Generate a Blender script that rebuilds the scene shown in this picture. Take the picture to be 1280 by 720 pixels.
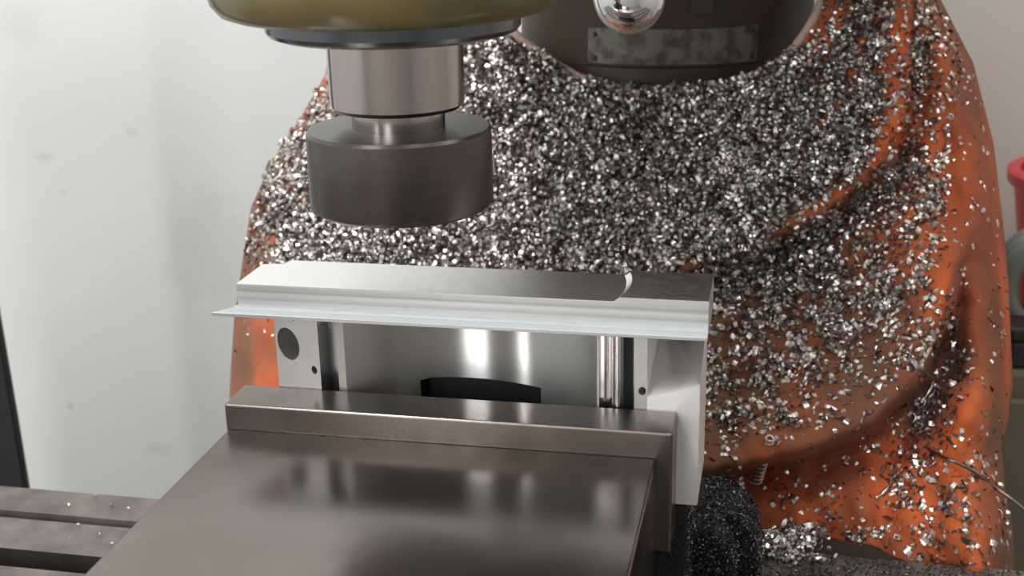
import bpy, bmesh, math, random
import numpy as np
from mathutils import Vector, Matrix
random.seed(7); rng = np.random.default_rng(11)
S = 0.001            # all numbers below are millimetres
TZ = 110.0           # table top lies 110 mm under the vise jaw top (z = 0 of the working frame)
scene = bpy.context.scene
C = scene.collection
for o in list(bpy.data.objects): bpy.data.objects.remove(o)

# ------------------------------------------------------------------ camera
F = 1614.0
CAM = np.array([105.085, -370.858, 170.614])
def cam_basis(yaw, pit, roll):
    yaw, pit, roll = map(math.radians, (yaw, pit, roll))
    fwd = np.array([-math.sin(yaw)*math.cos(pit), math.cos(yaw)*math.cos(pit), -math.sin(pit)])
    r = np.cross(fwd, [0, 0, 1]); r /= np.linalg.norm(r); u = np.cross(r, fwd)
    c, s = math.cos(roll), math.sin(roll)
    return np.array([c*r+s*u, -s*r+c*u, fwd])
RB = cam_basis(12.24, 18.22, -1.30)
cam_d = bpy.data.cameras.new('camera'); cam = bpy.data.objects.new('camera', cam_d); C.objects.link(cam)
cam_d.sensor_width = 36; cam_d.lens = F*36/1280; cam_d.clip_start = 0.01; cam_d.clip_end = 50
M3 = Matrix([[RB[0][i], RB[1][i], -RB[2][i]] for i in range(3)])
cam.matrix_world = Matrix.Translation(Vector(((CAM[0])*S, CAM[1]*S, (CAM[2]+TZ)*S))) @ M3.to_4x4()
cam_d.dof.use_dof = True; cam_d.dof.focus_distance = 0.455; cam_d.dof.aperture_fstop = 22
scene.camera = cam

# ------------------------------------------------------------------ world, lights, exposure
w = bpy.data.worlds.new('world'); scene.world = w; w.use_nodes = True
w.node_tree.nodes['Background'].inputs[0].default_value = (0.9, 0.95, 1, 1)
w.node_tree.nodes['Background'].inputs[1].default_value = 0.3
scene.view_settings.view_transform = 'Standard'; scene.view_settings.look = 'None'
scene.view_settings.exposure = -0.25; scene.view_settings.gamma = 1
scene.view_settings.use_curve_mapping = False
def area(name, loc, target, sx, sy, power, col=(1, 1, 1)):
    l = bpy.data.lights.new(name, 'AREA'); l.shape = 'RECTANGLE'; l.size = sx; l.size_y = sy; l.energy = power; l.color = col
    o = bpy.data.objects.new(name, l); C.objects.link(o); o.location = loc
    d = Vector(target)-Vector(loc); o.rotation_euler = d.to_track_quat('-Z', 'Y').to_euler()
    return o
area('ceiling_area_light', (-0.55, -0.55, 1.72), (-0.55, -0.55, 0), 0.16, 1.3, 26, (1, 0.98, 0.95))
area('ceiling_area_light', (0.75, -0.75, 1.72), (0.75, -0.75, 0), 0.16, 1.3, 6, (1, 0.98, 0.95))
area('ceiling_area_light', (-0.45, 0.2, 1.72), (-0.45, 0.2, 0), 1.3, 0.16, 20, (1, 0.99, 0.97))  # unseen fill added to brighten the white back wall
area('ceiling_area_light', (1.1, 0.2, 1.72), (1.1, 0.2, 0), 1.3, 0.16, 10, (1, 0.96, 0.9))  # another added fill, out of view, to lift the beige wall
area('front_light', (-0.42, -2.2, 0.75), (0, 0.2, 0.1), 0.5, 1.1, 19, (0.97, 0.99, 1))  # unseen source added in front for the bright aluminium faces and bore streak
area('tube_lamp_light', (-1.45, -1.75, 0.8), (0, 0.2, 0.1), 0.1, 1.2, 10, (1, 0.99, 0.97))

# ------------------------------------------------------------------ helpers
def ray(px, py):
    px = np.asarray(px, float); py = np.asarray(py, float)
    return ((px-640)/F)[..., None]*RB[0] - ((py-360)/F)[..., None]*RB[1] + RB[2]
def at(px, py, X=None, Y=None, Z=None):
    d = ray(px, py)
    if Z is not None: t = (Z-CAM[2])/d[..., 2]
    elif Y is not None: t = (Y-CAM[1])/d[..., 1]
    else: t = (X-CAM[0])/d[..., 0]
    return CAM + np.asarray(t)[..., None]*d
def mm(p): return Vector((p[0]*S, p[1]*S, (p[2]+TZ)*S))

MATS = {}
def mat(name, col=(.5, .5, .5), metal=0., rough=.5, col2=None, nscale=20, ncon=(.35, .65), bump=0., bscale=200, stretch=(1, 1, 1),
        rough2=None, aniso=0., spec=.5, detail=6, sheen=0., coat=0.):
    m = bpy.data.materials.new(name); m.use_nodes = True; nt = m.node_tree; N = nt.nodes; L = nt.links
    b = N['Principled BSDF']; b.inputs['Base Color'].default_value = (*col, 1); b.inputs['Metallic'].default_value = metal
    b.inputs['Roughness'].default_value = rough; b.inputs['Specular IOR Level'].default_value = spec
    if sheen: b.inputs['Sheen Weight'].default_value = sheen
    if coat: b.inputs['Coat Weight'].default_value = coat
    if aniso: b.inputs['Anisotropic'].default_value = aniso
    tc = N.new('ShaderNodeTexCoord'); mp = N.new('ShaderNodeMapping'); mp.inputs['Scale'].default_value = stretch
    L.new(tc.outputs['Object'], mp.inputs['Vector'])
    if col2 is not None or rough2 is not None:
        n = N.new('ShaderNodeTexNoise'); n.inputs['Scale'].default_value = nscale; n.inputs['Detail'].default_value = detail
        L.new(mp.outputs[0], n.inputs['Vector'])
        mr = N.new('ShaderNodeMapRange'); mr.inputs[1].default_value = ncon[0]; mr.inputs[2].default_value = ncon[1]
        L.new(n.outputs[0], mr.inputs[0])
        if col2 is not None:
            mx = N.new('ShaderNodeMix'); mx.data_type = 'RGBA'; mx.inputs[6].default_value = (*col, 1); mx.inputs[7].default_value = (*col2, 1)
            L.new(mr.outputs[0], mx.inputs[0]); L.new(mx.outputs[2], b.inputs['Base Color'])
        if rough2 is not None:
            r = N.new('ShaderNodeMapRange'); r.inputs[3].default_value = rough; r.inputs[4].default_value = rough2
            L.new(mr.outputs[0], r.inputs[0]); L.new(r.outputs[0], b.inputs['Roughness'])
    if bump:
        n2 = N.new('ShaderNodeTexNoise'); n2.inputs['Scale'].default_value = bscale; n2.inputs['Detail'].default_value = 4
        L.new(mp.outputs[0], n2.inputs['Vector'])
        bp = N.new('ShaderNodeBump'); bp.inputs['Strength'].default_value = bump; bp.inputs['Distance'].default_value = 0.0006
        L.new(n2.outputs[0], bp.inputs['Height']); L.new(bp.outputs[0], b.inputs['Normal'])
    MATS[name] = m; return m

mat('alu_front', (.70, .715, .72), .9, .40, col2=(.50, .52, .53), nscale=90, stretch=(.03, .3, 6), bump=.3, bscale=60)
mat('alu_top', (.83, .83, .82), 1, .30, bump=.05, bscale=900, rough2=.36, nscale=300)
mat('alu_end', (.93, .92, .925), .55, .42)  # same aluminium as the body, lightened for the extra light it reflects
mat('alu_body', (.60, .59, .58), .85, .40, col2=(.52, .515, .505), nscale=60, bump=.08, bscale=1200)
mb = mat('alu_bore', (.76, .77, .77), 1, .25, aniso=1.0)
tg = mb.node_tree.nodes.new('ShaderNodeTangent'); tg.direction_type = 'RADIAL'; tg.axis = 'Z'
mb.node_tree.links.new(tg.outputs[0], mb.node_tree.nodes['Principled BSDF'].inputs['Tangent'])
mb.node_tree.nodes['Principled BSDF'].inputs['Anisotropic Rotation'].default_value = .25
mat('alu_slot', (.48, .49, .50), 1, .3)
mat('alu_wedge', (.70, .69, .68), 1, .28)
mat('alu_polish', (.9, .88, .89), 1, .16)
mat('hole_shade', (.03, .03, .032), .3, .5)  # walls of the bore opening, with its shade put into the colour
mat('black_rubber_and_shade', (.012, .013, .015), 0, .5)  # rubber of the guard panel, also the painted shade inside the bore opening
mat('jaw_steel', (.215, .188, .168), 1, .22, col2=(.15, .128, .112), nscale=25, rough2=.4, bump=.05, bscale=700)
mat('plate_steel', (.22, .193, .173), 1, .17, col2=(.135, .113, .095), nscale=12, rough2=.30, bump=.02, bscale=300)
mat('vise_side', (.20, .17, .145), 1, .42, col2=(.13, .11, .09), nscale=20)
mat('olive_paint', (.17, .128, .045), 0, .33, col2=(.115, .088, .034), nscale=35, bump=.5, bscale=70, coat=.3)
mat('column_paint', (.075, .055, .033), 0, .5, spec=.3, col2=(.055, .041, .026), nscale=30, bump=.2, bscale=150)
mat('column_rim', (.065, .055, .042), .3, .5)
mat('nameplate_metal', (.19, .175, .145), .4, .5, col2=(.085, .075, .055), nscale=130, ncon=(.42, .6), bump=.4, bscale=180)
mat('rivet_metal', (.09, .07, .05), .8, .5)
mat('chrome', (.85, .86, .88), 1, .07)
mat('quill_steel', (.47, .42, .395), 1, .17, stretch=(1, 1, 30), bump=.04, bscale=40)
mat('flange_steel', (.15, .155, .17), 1, .2)
mat('cutter_steel', (.155, .135, .13), 1, .36, stretch=(.3, .3, 12), col2=(.14, .122, .117), nscale=30)
mat('cutter_top', (.20, .20, .20), 1, .4)
mat('carbide', (.55, .5, .42), 1, .3)
mat('iron_table', (.18, .155, .145), .35, .58, col2=(.105, .088, .08), nscale=60, bump=.5, bscale=260)
mat('slot_dark', (.045, .034, .03), .2, .7, col2=(.02, .016, .015), nscale=80)
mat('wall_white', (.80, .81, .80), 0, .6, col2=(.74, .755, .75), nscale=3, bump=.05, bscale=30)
mat('wall_beige', (.70, .655, .61), 0, .7, col2=(.65, .61, .57), nscale=3)
mat('shop_grey', (.52, .50, .48), 0, .8)
mat('floor_grey', (.30, .29, .28), 0, .7, col2=(.22, .215, .21), nscale=6)
mc = mat('cloth_orange', (.66, .14, .038), 0, .85, col2=(.23, .055, .03), nscale=15, ncon=(.38, .66), bump=.5, bscale=420, sheen=.05, spec=.15)
def grime(m, col, scale, lo, hi, amount):      # a second, larger layer of oil stains
    nt = m.node_tree; N = nt.nodes; L = nt.links; b = N['Principled BSDF']; src = b.inputs['Base Color'].links[0].from_socket
    tc = N.new('ShaderNodeTexCoord'); n = N.new('ShaderNodeTexNoise'); n.inputs['Scale'].default_value = scale; n.inputs['Detail'].default_value = 5
    L.new(tc.outputs['Object'], n.inputs['Vector'])
    mr = N.new('ShaderNodeMapRange'); mr.inputs[1].default_value = lo; mr.inputs[2].default_value = hi; mr.inputs[4].default_value = amount
    L.new(n.outputs[0], mr.inputs[0])
    mx = N.new('ShaderNodeMix'); mx.data_type = 'RGBA'; L.new(mr.outputs[0], mx.inputs[0]); L.new(src, mx.inputs[6]); mx.inputs[7].default_value = (*col, 1)
    L.new(mx.outputs[2], b.inputs['Base Color'])
grime(mc, (.17, .082, .05), 8, .37, .56, .92)
mat('hem_pink', (.50, .36, .31), 0, .8, bump=.4, bscale=400)
mat('thread_white', (.75, .66, .6), 0, .8)
mat('chip', (.66, .62, .59), 1, .31)
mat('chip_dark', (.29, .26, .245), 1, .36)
mat('swarf_black', (.16, .16, .165), .9, .38)
mat('lump_black', (.018, .018, .02), .1, .75, bump=1, bscale=700)
mat('red_plastic', (.62, .03, .05), 0, .35)
mat('hose_green', (.17, .19, .165), 0, .55, col2=(.26, .28, .25), nscale=20)
mat('dark_box', (.025, .02, .02), 0, .4)
mat('cabinet_olive', (.16, .135, .09), 0, .55, col2=(.2, .17, .12), nscale=8)
mat('metal_handle', (.5, .5, .5), 1, .3)

def tag(o, label=None, cat=None, group=None, kind=None):
    if label: o['label'] = label
    if cat: o['category'] = cat
    if group: o['group'] = group
    if kind: o['kind'] = kind
    return o
def empty(name, loc, label, cat, group=None):
    o = bpy.data.objects.new(name, None); C.objects.link(o); o.location = mm(loc); o.empty_display_size = .02
    return tag(o, label, cat, group)
def link(name, me, m, parent=None, smooth=False, bevel=0, seg=2, angle=35):
    o = bpy.data.objects.new(name, me); C.objects.link(o)
    me.materials.clear()
    for x in (m if isinstance(m, (list, tuple)) else [m]): me.materials.append(MATS[x])
    if smooth:
        me.polygons.foreach_set('use_smooth', [True]*len(me.polygons))
        if smooth == 'auto':
            with_angle(me, math.radians(angle))
    if bevel:
        b = o.modifiers.new('bevel', 'BEVEL'); b.width = bevel*S; b.segments = seg; b.limit_method = 'ANGLE'; b.angle_limit = math.radians(angle)
    if parent:
        o.parent = parent; o.matrix_parent_inverse = Matrix.Translation(-parent_loc(parent))
    return o
def parent_loc(p):
    l = Vector(p.location)
    q = p.parent
    # parts sit at the world origin, so only the thing's Empty adds an offset
    return l if q is None else Vector((0, 0, 0))
def with_angle(me, ang):
    bm = bmesh.new(); bm.from_mesh(me)
    for e in bm.edges:
        if len(e.link_faces) == 2: e.smooth = e.calc_face_angle(0) < ang
    bm.to_mesh(me); bm.free()
def child(o, part):       # part mesh is in world coordinates
    o.parent = part; o.matrix_parent_inverse = Matrix.Identity(4); return o
def mesh(name, verts, faces):
    me = bpy.data.meshes.new(name); me.from_pydata([mm(v) for v in verts], [], faces); me.update()
    bm = bmesh.new(); bm.from_mesh(me); bmesh.ops.recalc_face_normals(bm, faces=bm.faces); bm.to_mesh(me); bm.free()
    return me
def box(x0, x1, y0, y1, z0, z1):
    v = [(x, y, z) for z in (z0, z1) for y in (y0, y1) for x in (x0, x1)]
    f = [(0, 2, 3, 1), (4, 5, 7, 6), (0, 1, 5, 4), (2, 6, 7, 3), (0, 4, 6, 2), (1, 3, 7, 5)]
    return v, f
def boxes(name, bs):
    V = []; Fc = []
    for b in bs:
        v, f = box(*b); k = len(V); V += v; Fc += [tuple(i+k for i in q) for q in f]
    return mesh(name, V, Fc)
def prism(poly, z0, z1, axis='z'):   # poly of 2-D points extruded along an axis
    n = len(poly)
    if axis == 'z': V = [(a, b, z0) for a, b in poly] + [(a, b, z1) for a, b in poly]
    elif axis == 'y': V = [(a, z0, b) for a, b in poly] + [(a, z1, b) for a, b in poly]
    else: V = [(z0, a, b) for a, b in poly] + [(z1, a, b) for a, b in poly]
    Fc = [tuple(range(n)), tuple(range(2*n-1, n-1, -1))] + [(i, (i+1) % n, (i+1) % n+n, i+n) for i in range(n)]
    return V, Fc
def lathe(prof, cx, cy, n=96, closed=True):
    V = []; Fc = []
    for r, z in prof:
        for k in range(n):
            a = 2*math.pi*k/n; V.append((cx+r*math.cos(a), cy+r*math.sin(a), z))
    for i in range(len(prof)-1):
        for k in range(n):
            a, b = i*n+k, i*n+(k+1) % n; Fc.append((a, b, b+n, a+n))
    Fc.append(tuple(range(n-1, -1, -1))); k = (len(prof)-1)*n; Fc.append(tuple(range(k, k+n)))
    return V, Fc
def tube(pts, r, n=8, rr=None):
    pts = [Vector(p) for p in pts]; V = []; Fc = []
    up = Vector((0.13, 0.2, 1)).normalized()
    prev = None
    for i, p in enumerate(pts):
        t = (pts[min(i+1, len(pts)-1)]-pts[max(i-1, 0)]).normalized()
        a = (up - t*up.dot(t)) if prev is None else (prev - t*prev.dot(t))
        a.normalize(); prev = a; b = t.cross(a)
        R_ = rr[i] if rr else r
        for k in range(n):
            q = 2*math.pi*k/n; V.append(tuple(p + a*(R_*math.cos(q)) + b*(R_*math.sin(q))))
    for i in range(len(pts)-1):
        for k in range(n): Fc.append((i*n+k, i*n+(k+1) % n, (i+1)*n+(k+1) % n, (i+1)*n+k))
    Fc.append(tuple(range(n))); Fc.append(tuple(range((len(pts)-1)*n, len(pts)*n)))
    return V, Fc
def smooth_path(P, k=8):
    P = [np.array(p, float) for p in P]; Q = [2*P[0]-P[1]]+P+[2*P[-1]-P[-2]]; out = []
    for i in range(1, len(Q)-2):
        for j in range(k):
            t = j/k; a, b, c, d = Q[i-1:i+3]
            out.append(.5*((2*b)+(-a+c)*t+(2*a-5*b+4*c-d)*t*t+(-a+3*b-3*c+d)*t**3))
    out.append(P[-1]); return out
def boolean(o, cutters):
    for c in cutters:
        b = o.modifiers.new('cut', 'BOOLEAN'); b.operation = 'DIFFERENCE'; b.object = c; b.solver = 'EXACT'
    bpy.context.view_layer.update()
    dg = bpy.context.evaluated_depsgraph_get()
    me = bpy.data.meshes.new_from_object(o.evaluated_get(dg))
    o.modifiers.clear(); o.data = me
    for c in cutters: bpy.data.objects.remove(c)

# ------------------------------------------------------------------ the room
RX0, RX1, RY0, RY1, RZ0, RZ1 = -1700, 2000, -2300, 780, -1060, 1650
def struct(name, bs, m):
    return tag(link(name, boxes(name, bs), m), kind='structure')
def grey_patch(m, c, sx, sz, col, amount):
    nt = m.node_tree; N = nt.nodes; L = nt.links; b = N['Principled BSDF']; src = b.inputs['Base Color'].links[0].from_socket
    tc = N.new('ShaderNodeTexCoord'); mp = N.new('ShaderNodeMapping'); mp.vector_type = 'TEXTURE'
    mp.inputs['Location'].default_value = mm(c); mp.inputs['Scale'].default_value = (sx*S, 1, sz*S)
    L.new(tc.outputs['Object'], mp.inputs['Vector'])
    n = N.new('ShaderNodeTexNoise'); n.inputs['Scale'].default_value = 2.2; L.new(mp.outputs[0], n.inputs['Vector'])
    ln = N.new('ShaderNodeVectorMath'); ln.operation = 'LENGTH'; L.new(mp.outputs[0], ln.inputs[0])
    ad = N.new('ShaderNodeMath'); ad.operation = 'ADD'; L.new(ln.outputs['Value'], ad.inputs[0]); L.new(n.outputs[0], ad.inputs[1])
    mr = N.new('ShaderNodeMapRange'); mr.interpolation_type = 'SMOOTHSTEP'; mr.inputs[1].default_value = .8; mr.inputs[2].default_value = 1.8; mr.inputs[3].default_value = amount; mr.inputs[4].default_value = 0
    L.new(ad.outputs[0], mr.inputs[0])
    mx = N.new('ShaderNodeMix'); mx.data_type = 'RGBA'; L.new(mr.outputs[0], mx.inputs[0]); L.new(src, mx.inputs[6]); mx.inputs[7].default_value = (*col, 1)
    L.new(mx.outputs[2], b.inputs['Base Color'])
for a, b_, sx, sz, am in ((268, 315, 60, 74, .30), (55, 196, 12, 5, .35), (165, 165, 7, 5, .35), (88, 508, 4, 5, .5), (78, 240, 5, 3, .3), (200, 562, 18, 8, .25), (20, 30, 40, 26, .2)):  # first a large soft grey patch, then small grey smudges
    grey_patch(MATS['wall_white'], at(a, b_, Y=780.), sx, sz, (.52, .52, .49), am)
struct('floor', [(RX0, RX1, RY0, RY1, RZ0-50, RZ0)], 'floor_grey')
struct('ceiling', [(RX0, RX1, RY0, RY1, RZ1, RZ1+50)], 'wall_white')
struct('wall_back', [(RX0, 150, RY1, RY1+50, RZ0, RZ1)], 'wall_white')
struct('wall_back_right', [(150, RX1, RY1, RY1+50, RZ0, RZ1)], 'wall_beige')
struct('wall_left', [(RX0-50, RX0, RY0, RY1, RZ0, RZ1)], 'wall_white')
struct('wall_right', [(RX1, RX1+50, RY0, RY1, RZ0, RZ1)], 'shop_grey')
struct('wall_front', [(RX0, RX1, RY0-50, RY0, RZ0, RZ1)], 'shop_grey')

# ------------------------------------------------------------------ milling table with T-slots
yb = 128
prof = [(yb, -TZ-70), (yb, -TZ), (106, -TZ), (106, -TZ-3.5), (101, -TZ-3.5), (101, -TZ-.8)]
ytops = [(75.2, 61.2), (2, -12), (-72, -86)]
for a, b in ytops:
    prof += [(a, -TZ-.8), (a, -TZ-14), (a+6, -TZ-14), (a+6, -TZ-23), (b-6, -TZ-23), (b-6, -TZ-14), (b, -TZ-14), (b, -TZ-.8)]
prof += [(-125, -TZ-.8), (-125, -TZ-70)]
tb = empty('milling_table', (0, 0, -TZ-70), 'grimy brown-grey cast iron milling table with T-slots under the vise', 'machine table')
V, Fc = prism(prof, -520, 520, 'x')
me = mesh('table_body', V, Fc)
body = link('table_body', me, ['iron_table', 'slot_dark'], tb)
for p in me.polygons:
    c = p.center
    if c.z < (-3)*S: p.material_index = 1 if c.z > -.040 and abs(p.normal.x) < .5 else 0
# ------------------------------------------------------------------ milling machine
mach = empty('milling_machine', (30, 430, RZ0), 'dark olive milling machine with spindle head, round column and riveted nameplate', 'milling machine')
link('base', boxes('base', [(-180, 215, -60, 640, RZ0, RZ0+70)]), 'column_paint', mach, bevel=8)
link('column', boxes('column', [(-75, 140, 395, 640, RZ0+70, 48)]), 'column_paint', mach, bevel=10)
link('knee', boxes('knee', [(-90, 150, -40, 395, RZ0+300, -TZ-130), (-90, 222, 150, 394, -TZ-130, -TZ-80)]), 'column_paint', mach, bevel=6)  # second box added behind the cloth gap to keep it dark
link('saddle', boxes('saddle', [(-110, 170, -60, 120, -TZ-130, -TZ-70)]), 'column_paint', mach, bevel=4)
DX, DY, DR = 31, 430, 88
V, Fc = lathe([(DR-6, 44), (DR-2, 44), (DR-2, 61), (DR-.5, 62.5)], DX, DY)
link('turret_rim', mesh('turret_rim', V, Fc), 'column_rim', mach, smooth='auto')
V, Fc = lathe([(DR-3, 62), (DR, 62.3), (DR, 210)], DX, DY)
link('turret', mesh('turret', V, Fc), 'column_paint', mach, smooth='auto')
def curved_plate(a0, a1, z0, z1, r0, r1, n=24):
    V = []; Fc = []
    for i in range(n+1):
        a = math.radians(a0+(a1-a0)*i/n)
        for r in (r0, r1):
            for z in (z0, z1): V.append((DX+r*math.sin(a), DY-r*math.cos(a), z))
    for i in range(n):
        k = i*4
        for q in ((0, 1), (1, 3), (3, 2), (2, 0)): Fc.append((k+q[0], k+q[1], k+4+q[1], k+4+q[0]))
    Fc += [(0, 1, 3, 2), (4*n, 4*n+1, 4*n+3, 4*n+2)]
    return V, Fc
V, Fc = curved_plate(-23.5, 40, 63.4, 83.0, DR-1, DR+1.1)
npl = link('nameplate', mesh('nameplate', V, Fc), 'nameplate_metal', mach, bevel=.25, smooth='auto'); npl['label'] = 'tarnished grey metal nameplate'
for a in (-20.5, 37.5):
    for z in (66.4, 79.5):
        an = math.radians(a); c = np.array([DX+(DR+1)*math.sin(an), DY-(DR+1)*math.cos(an), z]); nrm = np.array([math.sin(an), -math.cos(an), 0])
        V, Fc = tube([c-nrm*.5, c+nrm*.5, c+nrm*1.0], 1.3, 10, [1.5, 1.4, .6])
        child(link('rivet', mesh('rivet', V, Fc), 'rivet_metal', smooth=True), npl)
V, Fc = curved_plate(14, 22, 90, 100, DR-1, DR+1.6)
link('small_plate', mesh('small_plate', V, Fc), 'column_rim', mach, bevel=.4)
# spindle head
SX, SY = -20.4, 36.0
V, Fc = lathe([(40, 125.2), (49, 125.4), (53, 126.8), (55.8, 130.2), (57, 135), (57.4, 215), (52, 225)], SX-2, SY, 128)
link('spindle_housing', mesh('spindle_housing', V, Fc), 'olive_paint', mach, smooth='auto', angle=50)['label'] = 'olive painted spindle head casting'
V, Fc = lathe([(30, 118.7), (37.5, 118.7), (40.2, 119.7), (41.3, 121.2), (41.5, 125.3)], SX, SY, 128)
link('spindle_flange', mesh('spindle_flange', V, Fc), 'flange_steel', mach, smooth='auto', angle=28)
V, Fc = lathe([(19, 94.8), (20.7, 94.8), (22.1, 96.2), (22.2, 99), (22.3, 118.8)], SX, SY, 128)
link('spindle_nose', mesh('spindle_nose', V, Fc), 'quill_steel', mach, smooth='auto', angle=28)['label'] = 'bright turned steel spindle nose'
link('unseen_ram', boxes('unseen_ram', [(-95, 210, 60, 560, 205, 430)]), 'column_paint', mach, bevel=10)  # out of view, joining head and column, widened to reflect dark in the vise
# chrome feed lever
kc = np.array([41.9, 150, 121.0])
lev = link('feed_lever', mesh('feed_lever', *tube([kc+[0, 0, 8], kc+[-8, 0, 40], kc+[-30, -20, 92]], 5, 14)), 'chrome', mach, smooth=True)
V = []; Fc = []
prof = [(14.2*math.sin(math.pi*i/28)*(1-.10*math.cos(math.pi*i/28)*-1), -16.5*math.cos(math.pi*i/28)) for i in range(1, 28)]
V, Fc = lathe([(r, z) for r, z in prof], 0, 0, 48)
Rk = Matrix.Rotation(math.radians(-14), 3, 'Y')
V = [tuple(Vector(kc)+Rk @ Vector(v)) for v in V]
child(link('lever_knob', mesh('lever_knob', V, Fc), 'chrome', smooth=True), lev)['label'] = 'polished chrome egg-shaped lever knob'

# fly cutter
fc = empty('fly_cutter', (SX, SY, 61.2), 'dark steel fly cutter with broad round body held in the spindle', 'cutter')
V, Fc = lathe([(26, 61.2), (28.8, 61.2), (30.2, 62.2), (30.8, 63.6), (30.8, 87.2), (30.0, 88.3), (16, 88.5)], SX, SY, 128)
cb = link('cutter_body', mesh('cutter_body', V, Fc), ['cutter_steel', 'cutter_top'], fc, smooth='auto', angle=30)
for p in cb.data.polygons:
    if p.normal.z > .8: p.material_index = 1
V, Fc = lathe([(12, 88.4), (15.4, 88.4), (15.6, 94.75)], SX, SY, 64)
link('shank', mesh('shank', V, Fc), 'quill_steel', fc, smooth='auto', angle=30)
an = math.radians(62); d = np.array([math.cos(an), math.sin(an), 0]); pz = np.array([-d[1], d[0], 0])
def obox(c, dl, L0, L1, wdt, z0, z1):
    q = np.array([-dl[1], dl[0], 0]); V = []
    for z in (z0, z1):
        for l in (L0, L1):
            for s in (-1, 1): p = c+dl*l+q*s*wdt; V.append((p[0], p[1], z))
    return V, [(0, 1, 3, 2), (4, 6, 7, 5), (0, 4, 5, 1), (2, 3, 7, 6), (0, 2, 6, 4), (1, 5, 7, 3)]
cc = np.array([SX, SY, 0])
tbt = link('tool_bit', mesh('tool_bit', *obox(cc, d, 20, 42, 3.5, 66, 73)), 'carbide', fc, bevel=.5)
child(link('insert', mesh('insert', *obox(cc, d, 41.5, 45, 3.0, 64, 71)), 'carbide', bevel=.4), tbt)

# ------------------------------------------------------------------ vise
vise = empty('machine_vise', (0, 0, -TZ), 'oiled dark steel machine vise clamping the aluminium workpiece', 'vise')
link('vise_base', boxes('vise_base', [(-66, 78, -230, 48, -TZ, -72)]), 'vise_side', vise, bevel=2)
link('movable_jaw', boxes('movable_jaw', [(-74.7, 70, -150, 0, -78, -9)]), 'plate_steel', vise, bevel=.8, seg=3)['label'] = 'smooth brown-grey steel sliding jaw block'
link('jaw_plate', boxes('jaw_plate', [(-75.3, 75, 0, 17.3, -42, 0)]), 'jaw_steel', vise, bevel=.7, seg=3)['label'] = 'worn steel jaw plate'
# rounded fixed jaw end, caked with fine swarf
fx = [(52, -TZ), (103.0, -TZ), (102.6, -74), (101.4, -66.5), (99, -60.5), (95, -56.5), (89, -54), (82, -53), (52, -53)]
V, Fc = prism(fx, 53.5, 80, 'y')
link('fixed_jaw', mesh('fixed_jaw', V, Fc), 'lump_black', vise, bevel=3, seg=3)['label'] = 'rounded fixed jaw end caked in fine black swarf'
V, Fc = prism([(62, -TZ), (95, -TZ), (94.5, -68), (92, -58), (87, -52), (62, -50)], 34.5, 53.4, 'y')
link('vise_shoulder', mesh('vise_shoulder', V, Fc), 'lump_black', vise, bevel=3, seg=3)
link('work_rail', boxes('work_rail', [(-70, 79, 17.6, 34, -72, -34.2)]), 'lump_black', vise, bevel=1)

# ------------------------------------------------------------------ workpiece
wp = empty('workpiece', (5, 30, -33), 'milled bright aluminium workpiece with overhanging top flange and curved bore in the vise', 'workpiece')
zb, zt = -33.5, 25.2
Yf = 17.6
plan = [(-62.5, 52), (-62.5, Yf), (-47, Yf), (-47, Yf+9), (-41.6, Yf+9), (-41.0, Yf+1.2), (-38, Yf+.4)]
ax0, ax1, sag = -38, 48.5, 17.
cxb = (ax0+ax1)/2; hw = (ax1-ax0)/2; Rb = (hw*hw+sag*sag)/(2*sag)
for i in range(1, 40):
    x = ax0+(ax1-ax0)*i/40; plan.append((x, Yf+.4+math.sqrt(Rb*Rb-(x-cxb)**2)-(Rb-sag)))
n_bore = len(plan)
plan += [(48.5, Yf+.4)]
# arched slot, half-round rib, deeper slot
for i in range(9): a = math.pi*i/8; plan.append((51.4-2.2*math.cos(a), Yf+.3+2.6*math.sin(a)))
for i in range(9): a = math.pi*i/8; plan.append((55.2-1.2*math.cos(a), Yf+.3-.0+-.9*math.sin(a)+1.0))
plan += [(57.0, Yf+2), (59.5, Yf+9), (60.6, Yf+9), (60.8, Yf), (65, Yf), (65, 52)]
V, Fc = prism(plan, zb, zt)
wb = link('workpiece_body', mesh('workpiece_body', V, Fc), ['alu_body', 'alu_bore', 'alu_polish'], wp)
def cyl_y(cx, cz, ra, rb, tilt, y0, y1, n=40):
    P = []
    for i in range(n):
        a = 2*math.pi*i/n; x, z = ra*math.cos(a), rb*math.sin(a)
        c, s = math.cos(tilt), math.sin(tilt); P.append((cx+x*c-z*s, cz+x*s+z*c))
    return prism(P, y0, y1, 'y')
def cutter(V, Fc):
    return link('cutter', mesh('cutter', V, Fc), 'hole_shade')
cuts = [cutter(*cyl_y(-57.9, 16.0, 3.7, 6.0, math.radians(14), Yf-2, Yf+22)),
        cutter(*cyl_y(-49.2, 6.9, .95, 1.55, math.radians(10), Yf-2, Yf+8)),
        cutter(*cyl_y(63.4, 6.4, 1.25, 1.45, 0, Yf-2, Yf+8)),
        cutter(*prism([(-15.7, -14), (27.2, -14), (27.2, -.4), (5, 0.2), (-12, .4), (-15.7, -.4)], Yf+1, 45, 'y'))]
boolean(wb, cuts)
me = wb.data
me.materials.clear()
for x in ('alu_body', 'alu_bore', 'alu_polish', 'hole_shade', 'alu_slot'): me.materials.append(MATS[x])
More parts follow.
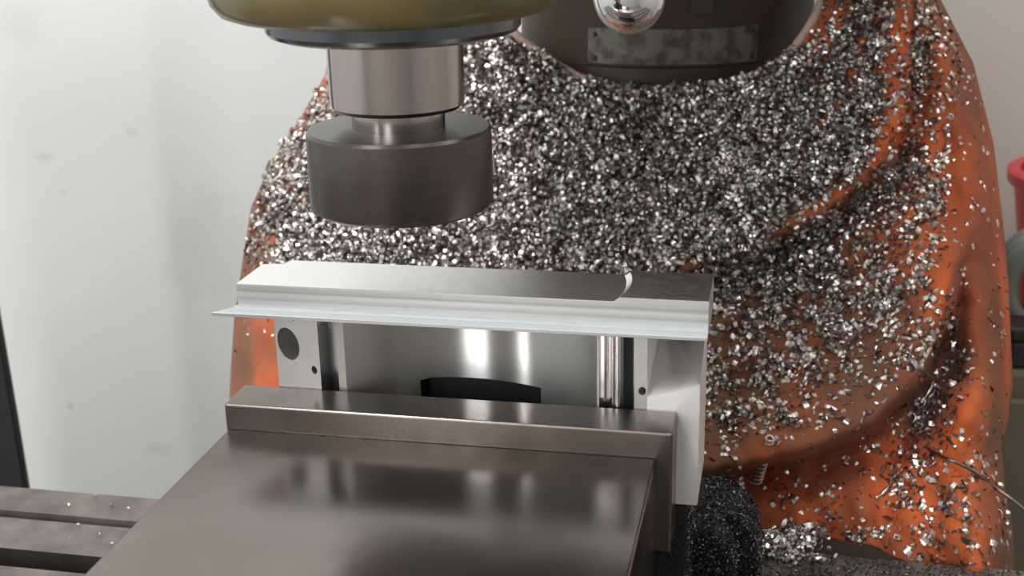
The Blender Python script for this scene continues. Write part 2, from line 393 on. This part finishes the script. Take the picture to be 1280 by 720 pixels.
for p in me.polygons:
    c = p.center/S; n = p.normal
    idx = 0; sm = False
    if ax0+.3 < c.x < ax1-.3 and Yf+.6 < c.y < Yf+sag+1.5 and abs(n.z) < .3 and n.y < -.3: idx = 1; sm = True
    elif 49 < c.x < 57.2 and c.y < Yf+4 and abs(n.z) < .3: idx = 2; sm = True
    elif (-47.2 < c.x < -40.6 or 57 < c.x < 60.9) and Yf+.4 < c.y < Yf+9.5 and abs(n.z) < .3: idx = 4
    p.material_index = idx; p.use_smooth = sm
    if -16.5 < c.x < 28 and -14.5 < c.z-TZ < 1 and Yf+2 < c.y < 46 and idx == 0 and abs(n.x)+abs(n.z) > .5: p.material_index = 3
with_angle(me, math.radians(25))
# black block added in the bore opening to stand for its shade
link('bore_shade_fill', boxes('bore_shade_fill', [(-15.6, 27.1, Yf+22, 44.9, -13.9, -.5)]), 'black_rubber_and_shade', wp)['label'] = 'black block standing for the shaded opening at the foot of the bore'
# sloped end block on the right
P = dict(a=(65, Yf, zb), b=(82, Yf, zb), c=(82, Yf, 9.2), d=(65, Yf, 4.3), e=(67.6, 46, zt), f=(82, 50, zt), g=(65, 20, zt), h=(65, 52, zb), i=(82, 52, zb), j=(65, 52, zt), k=(82, 52, zt))
keys = list(P); ix = {k: i for i, k in enumerate(keys)}
FF = ['abcd', 'dce', 'cfe', 'dge'[::1], 'hi' 'ba', 'ihjk'.replace('ihjk', 'ikjh'), 'bikfc', 'ahjgd', 'gjkfe']
end = link('end_block', mesh('end_block', list(P.values()), [tuple(ix[c] for c in q) for q in FF]), ['alu_end', 'alu_wedge'], wp)
for p in end.data.polygons:
    if p.normal.z > .25: p.material_index = 1
# top flange: lower slab, thin lip, cutter-faced top
zl, zh = 36.3, 37.7
lip = [(-83.4, 14.2), (84.2, 14.2), (83.9, 50), (-72, 50), (-78.5, 20.5)]
V, Fc = prism(lip, 26.0, 27.3)
link('flange_lip', mesh('flange_lip', V, Fc), 'alu_front', wp, bevel=.15)
arc = []
for i in range(15):
    y = 19.2+(48-19.2)*i/14
    arc.append((55.2+(-(y-33)**2+14**2)/(2*46)*1.0-1.5, y))
left = [(-75.8, 19.2)] + arc + [(-67, 48), (-68, 43.4), (-75.5, 42)]
# left part is faced down, with the 45 degree wall left by the cutter
nA = len(arc)
V = [(x, y, 27.2) for x, y in left] + [(x, y, zl) for x, y in left]
n = len(left)
Fc = [tuple(range(n-1, -1, -1)), tuple(range(n, 2*n))] + [(i, (i+1) % n, (i+1) % n+n, i+n) for i in range(n) if not (1 <= i < nA)]
k0 = len(V)
V += [(x+1.9, y, zh) for x, y in arc]
for i in range(nA-1): Fc.append((n+1+i, n+2+i, k0+i+1, k0+i))
k1 = len(V)
V += [(84, 19.2, 27.2), (83.9, 48, 27.2), (84, 19.2, zh), (83.9, 48, zh)]
Fc.append(tuple(k0+i for i in range(nA)) + (k1+3, k1+2))
Fc.append((1, k1, k1+2, k0, n+1)); Fc.append((k1, k1+1, k1+3, k1+2)); Fc.append((nA, n+nA, k0+nA-1, k1+3, k1+1)); Fc.append(tuple([1]+list(range(2, nA+1))+[k1+1, k1]))
me = mesh('flange_slab', V, Fc)
sl = link('flange_slab', me, ['alu_front', 'alu_top', 'alu_polish'], wp)
for p in me.polygons:
    if p.normal.z > .95: p.material_index = 1
    elif p.normal.z > .3: p.material_index = 2; p.use_smooth = True
# burrs under the lip, at the top of the left slot
for x, h in ((-45.8, 3.0), (-42.6, 3.8), (-55, 1.2)):
    link('burr', mesh('burr', [(x-1, Yf-1, 26), (x+1, Yf-1, 26), (x, Yf-2.2, 26), (x+.2, Yf-1.3, 26-h)], [(0, 1, 2), (0, 1, 3), (1, 2, 3), (2, 0, 3)]), 'alu_polish', wp)

# ------------------------------------------------------------------ the orange cloth
LX = ([-60, 20, 90, 130, 210, 260, 330, 400, 480, 560, 640, 720], [455, 440, 412, 390, 340, 317, 306, 296, 291, 289, 286, 284])
RXc = ([-130, -60, 0, 80, 180, 280, 360, 480, 530, 560, 620, 660, 690, 720], [1128, 1152, 1172, 1213, 1238, 1250, 1257, 1262, 1256, 1248, 1254, 1262, 1263, 1263])
def xl(y): return np.interp(y, *LX)
def xr(y): return np.interp(y, *RXc)
neck = [(300, 10), (560, 10), (640, 38), (655, 52), (690, 78), (725, 98), (780, 113), (850, 115), (910, 108), (950, 93), (985, 70), (1005, 45), (1020, 20), (1032, -10), (1040, -50), (1046, -130), (1250, -130)]
ns = [((x-xl(y))/(xr(y)-xl(y)), y) for x, y in neck]
def ytop(s): return np.interp(s, [a for a, b in ns], [b for a, b in ns])
bot = [(0., 640), (.3, 655), (.62, 655), (.70, 664), (.76, 672), (.82, 682), (.87, 704), (.93, 716), (1., 718)]
def ybot(s): return np.interp(s, [a for a, b in bot], [b for a, b in bot])
YB = ([-130, -60, 0, 60, 110, 200, 300, 400, 500, 600, 680, 720], [392, 372, 360, 346, 332, 300, 264, 230, 198, 168, 145, 136])
def seg_d(px, py, P):
    best = np.full(px.shape, 1e9); sg = np.zeros(px.shape); along = np.zeros(px.shape)
    for (a, b) in zip(P[:-1], P[1:]):
        a = np.array(a, float); b = np.array(b, float); e = b-a; L2 = e@e
        t = np.clip(((px-a[0])*e[0]+(py-a[1])*e[1])/L2, 0, 1)
        dx = px-a[0]-t*e[0]; dy = py-a[1]-t*e[1]; dd = np.hypot(dx, dy)
        s = (e[0]*dy-e[1]*dx)/(math.sqrt(L2)*np.maximum(dd, 1e-6))
        m = dd < best; best = np.where(m, dd, best); sg = np.where(m, s, sg)
    return best, sg
RID = [([(1128, -60), (1122, 60), (1116, 150), (1085, 215), (1020, 262), (930, 310), (860, 330)], 22, 14, 55),
       ([(1185, 330), (1170, 400), (1135, 475), (1085, 525), (1010, 555), (930, 575), (870, 585)], 40, 10, 70),
       ([(1180, 440), (1150, 520), (1090, 570), (1000, 600)], -16, 30, 24),
       ([(1130, 190), (1110, 240), (1040, 290), (960, 330)], -9, 20, 14),
       ([(1225, 40), (1235, 180), (1240, 330), (1238, 470), (1228, 560), (1235, 700)], 15, 40, 40),
       ([(1050, 20), (1020, 100), (960, 170), (880, 215), (760, 250)], 9, 22, 50),
       ([(1130, 340), (1060, 390), (980, 440), (880, 470)], 10, 20, 45),
       ([(1190, 520), (1150, 590), (1140, 700)], 9, 26, 30),
       ([(1010, 600), (1080, 640), (1180, 660)], 6, 30, 26),
       ([(330, 200), (420, 330), (470, 480)], 8, 45, 60),
       ([(1215, 500), (1190, 570), (1200, 690)], 7, 12, 18), ([(1100, 560), (1075, 620), (1090, 690)], 7, 11, 16),
       ([(1010, 575), (990, 620), (1000, 665)], 6, 12, 18), ([(1150, 300), (1090, 350), (1000, 385), (900, 400)], 8, 12, 26),
       ([(1205, 380), (1195, 450), (1150, 540), (1120, 580)], -8, 12, 14), ([(1075, 40), (1060, 110), (1000, 190)], 8, 10, 20),
       ([(1180, 20), (1175, 120), (1160, 220), (1120, 290)], 9, 12, 24)]
def cloth_y(px, py):
    px = np.asarray(px, float); py = np.asarray(py, float)
    y = np.interp(py, *YB)
    # hollow towards the middle, falling away at both sides
    y = y + 16*np.exp(-((px-760)/190)**2)*np.exp(-((py-230)/170)**2)
    for P, A, wp_, wm in RID:
        d, sg = seg_d(px, py, P); wd = wp_+(wm-wp_)*(sg+1)/2
        y = y - A*np.exp(-(d/wd)**2)
    y = y + 3.2*np.sin(px*.031+py*.017)*np.sin(py*.027-px*.008) + 2.2*np.sin(px*.07+1.3+.8*np.sin(py*.03))*np.sin(py*.055+px*.03) + .8*np.sin(px*.15-py*.11)
    wdt = xr(py)-xl(py); s = (px-xl(py))/wdt
    y = y + 55*np.clip(1-s/.07, 0, 1)**2 + 60*np.clip(1-(1-s)/.05, 0, 1)**2
    return y
def cloth_p(px, py): return at(px, py, Y=cloth_y(px, py))
NS, NT = 260, 190
s = np.linspace(0, 1, NS)[None, :]; t = np.linspace(0, 1, NT)[:, None]
PY = ybot(s)*(1-t)+ytop(s)*t; PX = xl(PY)+(xr(PY)-xl(PY))*s
G = cloth_p(PX, PY).reshape(-1, 3)
faces = [(j*NS+i, j*NS+i+1, (j+1)*NS+i+1, (j+1)*NS+i) for j in range(NT-1) for i in range(NS-1)]
cl = empty('orange_cloth', (30, 150, -TZ), 'stained orange cloth draped over the machine behind the vise, littered with metal chips', 'cloth')
cf = link('cloth_sheet', mesh('cloth_sheet', G, faces), 'cloth_orange', cl, smooth=True)
sd = cf.modifiers.new('thick', 'SOLIDIFY'); sd.thickness = .0016; sd.offset = 1
hp = [cloth_p(xl(ytop(a))+(xr(ytop(a))-xl(ytop(a)))*a, ytop(a))+np.array([0, -2, .6]) for a in np.linspace(ns[2][0], ns[-2][0], 90)]
link('hem', mesh('hem', *tube(hp, 2.6, 8)), 'hem_pink', cl, smooth=True)['label'] = 'pinkish rolled cloth hem'
stV = []; stF = []
for i in range(9):
    p = cloth_p(321-13*i/8, 408+62*i/8); q = cloth_p(320.2-13*i/8, 412+62*i/8)
    v, f = tube([p+[0, -1.2, 0], (p+q)/2+[0, -1.8, 0], q+[0, -1.2, 0]], .6, 6); k = len(stV); stV += v; stF += [tuple(a+k for a in z) for z in f]
link('stitching', mesh('stitching', stV, stF), 'thread_white', cl)

# ------------------------------------------------------------------ chips
def cnoise(px, py, sc, seed):
    r = np.random.default_rng(seed); v = 0
    for k in range(6):
        a = r.uniform(0, 6.28); f = r.uniform(.6, 1.6)/sc; v = v+np.sin((px*math.cos(a)+py*math.sin(a))*f*6.28+r.uniform(0, 6.28))
    return v/6
def g(px, py, cx, cy, rx, ry, p=2): return np.exp(-(np.abs((px-cx)/rx)**p+np.abs((py-cy)/ry)**p))
def density(px, py):
    d = 1.25*g(px, py, 690, 210, 300, 170, 4) + .9*g(px, py, 430, 270, 110, 110, 4)
    d = d + .85*g(px, py, 950, 170, 130, 110, 3) + .6*g(px, py, 1120, 230, 105, 60, 3) + .7*g(px, py, 1110, 70, 75, 90, 3)
    d = d + .34*g(px, py, 920, 345, 120, 65, 3) + .20*g(px, py, 1080, 330, 150, 70, 3)
    d = d + .28*g(px, py, 930, 470, 110, 40, 3) + .5*g(px, py, 945, 528, 90, 16, 2)
    d = d + .28*g(px, py, 1100, 400, 120, 70, 3) + .5*g(px, py, 1180, 430, 26, 60, 2) + .4*g(px, py, 1150, 510, 30, 60, 2) + .2*g(px, py, 1170, 620, 60, 60, 2)
    d = d + 1.6*g(px, py, 985, 678, 38, 16, 3) + .35*g(px, py, 1050, 668, 70, 8, 2) + .10
    n = cnoise(px, py, 55, 3)*.9 + cnoise(px, py, 22, 5)*.6
    low = np.clip((py-280)/140, 0, 1)*np.clip((px-850)/60, 0, 1)
    d = d*(1+n*(.45+.75*low))
    # folds stay clean along their crests
    for P, wd in ((RID[0][0], 14), (RID[1][0], 22)):
        q, _ = seg_d(px, py, P); d = d*(1-.5*np.exp(-(q/wd)**2)*np.clip((px-900)/80, 0, 1))
    d = d*(1-.9*g(px, py, 1215, 290, 40, 160, 4))
    d = d*np.where((px < 360) & (py > 335), .25, 1)
    return np.clip(d, 0.0, 1.6)
def sample(n_try, scale):
    px = rng.uniform(280, 1265, n_try); py = rng.uniform(-120, 712, n_try)
    sN = (px-xl(py))/(xr(py)-xl(py))
    ok = (sN > .004) & (sN < .996) & (py > ytop(np.clip(sN, 0, 1))-2) & (py < ybot(np.clip(sN, 0, 1))-2)
    # nothing is needed deep behind the vise and the work
    ok &= ~((px > 300) & (px < 720) & (py > 420+.06*(px-300)))
    ok &= rng.uniform(0, 1.6, n_try) < density(px, py)*scale
    return px[ok], py[ok]
def frames(px, py):
    p = cloth_p(px, py); e = 2.0
    a = cloth_p(px+e, py)-cloth_p(px-e, py); b = cloth_p(px, py-e)-cloth_p(px, py+e)
    n = np.cross(a, b); n /= np.linalg.norm(n, axis=1)[:, None]
    return p, n
def rand_rot(n, nrm, flat):
    z = rng.normal(size=(n, 3)); z /= np.linalg.norm(z, axis=1)[:, None]
    z = z*flat[:, None]+nrm*1.0; z /= np.linalg.norm(z, axis=1)[:, None]
    r = rng.normal(size=(n, 3)); x = np.cross(r, z); x /= np.linalg.norm(x, axis=1)[:, None]
    return x, np.cross(z, x), z
def chip_template(k, curl):     # strip of k+1 cross rows curled about its width
    return np.linspace(-.5, .5, k+1)
def chip_soup(name, P, N, L, W, curl, flat, m, k=3, dark=.5):
    n = len(P); x, y, z = rand_rot(n, N, flat)
    t = np.linspace(-.5, .5, k+1)
    th = curl[:, None]*t[None, :]
    R_ = L/curl
    u = R_[:, None]*np.sin(th); h = -R_[:, None]*(1-np.cos(th)) + (R_*(1-np.cos(curl/2)))[:, None]*.5
    tw = rng.uniform(-.35, .35, n)[:, None]*t[None, :]*2
    V = np.zeros((n, k+1, 2, 3))
    for j, s_ in enumerate((-.5, .5)):
        V[:, :, j, :] = P[:, None, :] + u[..., None]*x[:, None, :] + (h+s_*W[:, None]*tw)[..., None]*z[:, None, :] + (s_*W[:, None]*(1-.4*np.abs(t)[None, :]))[..., None]*y[:, None, :]
    V = V.reshape(-1, 3)
    base = (np.arange(n)*(k+1)*2)[:, None]
    q = np.array([[2*i, 2*i+1, 2*i+3, 2*i+2] for i in range(k)])
    Fq = (base[:, :, None]+q[None]).reshape(-1, 4)
    V[:, 2] += TZ; V *= S
    me = bpy.data.meshes.new(name)
    me.vertices.add(len(V)); me.vertices.foreach_set('co', V.ravel())
    me.loops.add(Fq.size); me.loops.foreach_set('vertex_index', Fq.ravel().astype(np.int32))
    me.polygons.add(len(Fq)); me.polygons.foreach_set('loop_start', np.arange(0, Fq.size, 4, dtype=np.int32))
    me.update(calc_edges=True); me.validate()
    o = bpy.data.objects.new(name, me); C.objects.link(o)
    for q_ in m: me.materials.append(MATS[q_])
    if len(m) > 1:
        pick = (rng.uniform(0, 1, n) < dark).astype(np.int32)
        me.polygons.foreach_set('material_index', np.repeat(pick, k))
    return o
px, py = sample(264000, 1.0)
dd = density(px, py); keep = rng.uniform(0, 1, len(px)) < np.where(dd > .7, 1, .55); px, py = px[keep], py[keep]
P, N = frames(px, py); n = len(px)
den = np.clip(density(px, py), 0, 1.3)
P = P + N*(rng.uniform(.6, 1.6, n)+rng.uniform(0, 1, n)*4.5*den)[:, None]
L = rng.uniform(2.5, 5.8, n); W = rng.uniform(1.1, 2.6, n); cu = rng.uniform(.7, 3.0, n)
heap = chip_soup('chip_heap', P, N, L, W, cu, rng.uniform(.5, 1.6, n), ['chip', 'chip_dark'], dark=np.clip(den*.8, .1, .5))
tag(heap, 'dense heap of small bright aluminium chips spread over the orange cloth', 'metal chips', kind='stuff')
print('chips', n)
n = 420      # the spill of chips on the table edge, under the lifted hem
Pq = np.stack([rng.normal(113, 6.5, n), rng.uniform(119, 136, n), np.abs(rng.normal(0, 3.0, n))-TZ+.8], 1)
Pq[:, 2] = np.where(Pq[:, 1] > 127, np.minimum(Pq[:, 2]+2, -TZ+6), Pq[:, 2])
sp_ = chip_soup('chip_spill', Pq, np.tile([[0, -.5, .8]], (n, 1)), rng.uniform(2, 4.4, n), rng.uniform(1, 2.2, n), rng.uniform(.7, 3, n), rng.uniform(.5, 1.6, n), ['chip', 'chip_dark'], dark=.15)
tag(sp_, 'small spill of white bright chips on the table edge under the cloth hem', 'metal chips', kind='stuff')

# the largest chips, each a thing
def curl_mesh(name, L, W, curl, turns_rise=0, k=7, th=.25):
    R_ = L/curl; V = []; Fc = []
    for i in range(k+1):
        a = curl*(i/k-.5); w_ = W*(.5-.12*abs(2*i/k-1)); rise = turns_rise*(i/k-.5)
        for rr in (R_, R_-th):
            for s_ in (-1, 1): V.append((rr*math.sin(a)*S, (s_*w_+rise)*S, (rr*math.cos(a)-R_*math.cos(min(curl, 3.1)/2))*S))
    for i in range(k):
        b = i*4
        for q in ((0, 1), (1, 3), (3, 2), (2, 0)): Fc.append((b+q[0], b+q[1], b+4+q[1], b+4+q[0]))
    Fc += [(0, 2, 3, 1), (4*k, 4*k+1, 4*k+3, 4*k+2)]
    me = bpy.data.meshes.new(name); me.from_pydata(V, [], Fc); me.update()
    bm = bmesh.new(); bm.from_mesh(me); bmesh.ops.recalc_face_normals(bm, faces=bm.faces); bm.to_mesh(me); bm.free()
    me.materials.append(MATS['chip']); return me
protos = [curl_mesh('metal_chip', *a) for a in ((5.5, 2.4, 1.8), (6.5, 2.0, 3.2, 1.5), (4.8, 3.0, 1.2), (8, 1.7, 4.6, 4), (5, 2.2, 2.4, .8), (7, 2.6, 2.0, 1))]
def place_chip(me, p, nrm, label, group, flat=.8, name='metal_chip', scale=1):
    o = bpy.data.objects.new(name, me); C.objects.link(o)
    x, y, z = rand_rot(1, np.array([nrm]), np.array([flat]))
    o.matrix_world = Matrix.Translation(mm(p)) @ Matrix([[x[0][i], y[0][i], z[0][i]] for i in range(3)]).to_4x4() @ Matrix.Scale(scale, 4)
    tag(o, label, 'metal chip', group); return o
px, py = sample(6000, .8)
low = rng.uniform(0, 1, len(px)) < np.where((py > 300) & (px > 860), 1., .25)
px, py = px[low][:270], py[low][:270]
P, N = frames(px, py); den = np.clip(density(px, py), 0, 1.3)
for i in range(len(px)):
    a, b = px[i], py[i]
    if b > 560: lab = 'large curled chip on the brown-stained lower edge of the cloth'
    elif a > 1120 and b > 300: lab = 'large curled chip caught in the upright folds of the cloth'
    elif a > 850 and b > 400: lab = 'large curled chip on the bare orange cloth beside the workpiece'
    elif a > 850 and b > 270: lab = 'large curled chip at the thinning edge of the chip heap'
    elif a > 1000: lab = 'large curled chip on the shoulder of cloth right of the round column'
    elif a < 420: lab = 'large curled chip near the cloth edge beside the white wall'
    else: lab = 'large curled chip on top of the dense heap below the round column'
    place_chip(protos[i % 6], P[i]+N[i]*(1.2+3.6*den[i]), N[i], lab, lab.replace('large curled chip', 'large chips'), scale=rng.uniform(.75, 1.1)*(1.2 if b > 400 else 1))
for i in range(30):
    x = rng.uniform(-215, -120); y = rng.choice([rng.uniform(108, 126), rng.uniform(78, 99)])
    place_chip(protos[i % 6], (x, y, -TZ+.9), (0, 0, 1), 'tiny bright chip lying on the iron milling table', 'tiny chips on the table', flat=.3, scale=rng.uniform(.25, .5))
# long curled chips
def helix(p0, p1, r, turns, wire, n=None):
    p0 = np.array(p0); p1 = np.array(p1); d = p1-p0; L = np.linalg.norm(d); d = d/L
    a = np.cross(d, [0, 1, .3]); a /= np.linalg.norm(a); b = np.cross(d, a); n = int(turns*10)
    return tube([p0+d*L*i/n+r*(a*math.cos(2*math.pi*turns*i/n)+b*math.sin(2*math.pi*turns*i/n)) for i in range(n+1)], wire, 5)
def strand(name, V, Fc, m, label, cat='metal chip'):
    return tag(link(name, mesh(name, V, Fc), m, smooth=True), label, cat)
o_ = np.array([0, -9, 2])
strand('spiral_chip', *helix(cloth_p(964, 540)+o_, cloth_p(946, 598)+o_, 1.9, 12, .6), 'chip', 'long tightly coiled spring-like chip hanging down the cloth beside the vise')
pts = [cloth_p(np.array(1135+103*q), np.array(540+66*q+4*math.sin(6*q)))+[0, -6, 2] for q in np.linspace(0, 1, 9)]
e = cloth_p(np.array(1238.), np.array(606.)); pts += [at(1262, 622, Y=e[1]-7), at(1284, 640, Y=e[1]-9)]
strand('wire_strand', *tube(smooth_path(pts, 6), .7, 6), 'chip_dark', 'long thin grey metal strand crossing the cloth and sticking out past its edge', 'metal strand')
for i, (a, b, c, d_) in enumerate([((1163, 425), (1150, 455), (1166, 470), (1150, 500)), ((1105, 575), (1100, 590), (1112, 600), (1094, 618)), ((1150, 520), (1165, 545), (1180, 540), (1192, 555))]):
    pp = [cloth_p(np.array(float(q[0])), np.array(float(q[1])))+[0, -6, 1] for q in (a, b, c, d_)]
    lab = ('twisted ribbon chip clinging to the deep fold of the cloth', 'short bent ribbon chip on the lower brown-stained cloth', 'kinked ribbon chip lying where the grey strand starts')[i]
    sp = smooth_path(pp, 5); strand('ribbon_chip', *tube(sp, 1.2, 4, [.5+1.0*abs(math.sin(j*.9)) for j in range(len(sp))]), 'chip', lab)

# fine black swarf over the fixed jaw and the table behind it
n = 25000
Pn = []; Nn = []
fxp = np.array(fx[1:8], float)
sl_ = np.r_[0, np.cumsum(np.hypot(*np.diff(fxp, axis=0).T))]
for k in range(n):
    u = rng.uniform()
    if k % 10 == 0:  # side of the work rail and of the base
        if rng.uniform() < .5: Pn.append((79.3, rng.uniform(18, 34), rng.uniform(-72, -35)))
        else: Pn.append((78.4, rng.uniform(-60, 47), rng.uniform(-TZ, -72)))
        Nn.append((1, -.2, .2))
    elif k % 10 == 1:  # outside of the shoulder
        z = rng.uniform(-TZ, -54); Pn.append((np.interp(z, [-TZ, -68, -58, -52], [95.3, 94.8, 92.3, 88]), rng.uniform(34, 53), z)); Nn.append((1, -.1, .3))
    elif u < .32:      # front face of rounded end
        x = rng.uniform(60, 103); z = rng.uniform(-TZ, -53); zz = np.interp(x, [82, 89, 95, 99, 101.4, 103], [-53, -54, -56.5, -60.5, -66.5, -80])
        if z > zz: z = zz
        Pn.append((x, 53.0, z)); Nn.append((0, -1, .2))
    elif u < .54:    # rounded outside
        t_ = rng.uniform(0, sl_[-1]); x = np.interp(t_, sl_, fxp[:, 0]); z = np.interp(t_, sl_, fxp[:, 1]); Pn.append((x, rng.uniform(53, 80), z)); Nn.append((.7, 0, .7))
    elif u < .76:    # shoulder
        x = rng.uniform(72, 94); z = rng.uniform(-TZ, -51); zz = np.interp(x, [87, 92, 94.5], [-52, -58, -68]); Pn.append((x, 34, min(z, zz))); Nn.append((.1, -1, .2))
    elif u < .79: Pn.append((rng.uniform(70, 90), rng.uniform(35, 53), -50.8)); Nn.append((0, 0, 1))
    else: Pn.append((rng.uniform(96, 215), rng.uniform(88, 127.5), -TZ+.3)); Nn.append((0, 0, 1))
Pn = np.array(Pn)+rng.normal(size=(n, 3))*.45; Nn = np.array(Nn); Nn /= np.linalg.norm(Nn, axis=1)[:, None]
sw = chip_soup('fine_swarf', Pn, Nn, rng.uniform(.7, 2.0, n), rng.uniform(.3, .7, n), rng.uniform(.8, 2.8, n), rng.uniform(.8, 2.2, n), ['swarf_black', 'lump_black'], k=2)
tag(sw, 'fine black gritty swarf caked on the fixed jaw end and table', 'swarf', kind='stuff')

# ------------------------------------------------------------------ background things
V = []; Fc = []
edge = [(-70, -20), (-40, 200), (-15, 310), (0, 380), (12, 450), (24, 520), (38, 605), (46, 660)]
front = [at(a, b, Y=408.) for a, b in edge]
zs = [p[2] for p in front]; xs = [p[0] for p in front]
zs = zs+[RZ0]; xs = xs+[xs[-1]+6]
poly = list(zip(xs, zs))+[(-640, RZ0), (-640, zs[0])]
V, Fc = prism(poly, 400, 408, 'y')
tag(link('rubber_apron', mesh('rubber_apron', V, Fc), 'black_rubber_and_shade', bevel=1.5, seg=2), 'black rubber guard panel standing behind the table against the white wall', 'guard panel')

cabz = -168
cab = empty('tool_cabinet', (380, 620, RZ0), 'olive grey metal cabinet standing behind the cloth by the beige wall', 'cabinet')
link('cabinet_body', boxes('cabinet_body', [(225, 640, 505, 745, RZ0, cabz)]), 'cabinet_olive', cab, bevel=4)
dr = link('drawer', boxes('drawer', [(240, 625, 499, 505.5, cabz-190, cabz-20)]), 'cabinet_olive', cab, bevel=2)
child(link('handle', boxes('handle', [(390, 470, 488, 499.5, cabz-110, cabz-100)]), 'metal_handle', bevel=2), dr)
bk = empty('bucket', (350, 650, cabz), 'red plastic bucket with a flared rim standing on the olive cabinet', 'bucket')
pb = at(1266, 250, Y=650.); zt_ = float(at(1266, 212, Y=650.)[2])
bx = pb[0]+72
V, Fc = lathe([(52, cabz), (58, cabz+3), (72, zt_-10), (72.5, zt_-9.9), (70, zt_-1), (68, zt_-1), (55, cabz+6)], bx, 650, 64)
link('bucket_body', mesh('bucket_body', V, Fc), 'red_plastic', bk, smooth='auto')
V, Fc = lathe([(71, zt_-8), (77, zt_-9), (77.5, zt_-1), (76, zt_), (68, zt_)], bx, 650, 64)
link('rim', mesh('rim', V[:], Fc[:-2]), 'red_plastic', bk, smooth='auto')
hs = []
hc = at(1318, 372, Y=565.)
for i in range(90):
    a = 2*math.pi*i/30; rr = 34+i*.05
    hs.append((hc[0]+rr*math.cos(a), 553+i*.28, cabz+44+rr*math.sin(a)*1.0))
tag(link('coiled_hose', mesh('coiled_hose', *tube(hs, 8, 10)), 'hose_green', smooth=True), 'grey-green rubber hose coiled in front of the red bucket', 'hose')
bxd = at(1257, 440, Y=520.)
bb = empty('tool_box', (bxd[0]+50, 530, cabz), 'small black tool box on the edge of the olive cabinet', 'tool box')
link('box_body', boxes('box_body', [(bxd[0], bxd[0]+120, 508, 538, cabz, cabz+20)]), 'dark_box', bb, bevel=3)
link('lid', boxes('lid', [(bxd[0]-1, bxd[0]+121, 507, 539, cabz+20, cabz+30)]), 'dark_box', bb, bevel=3)
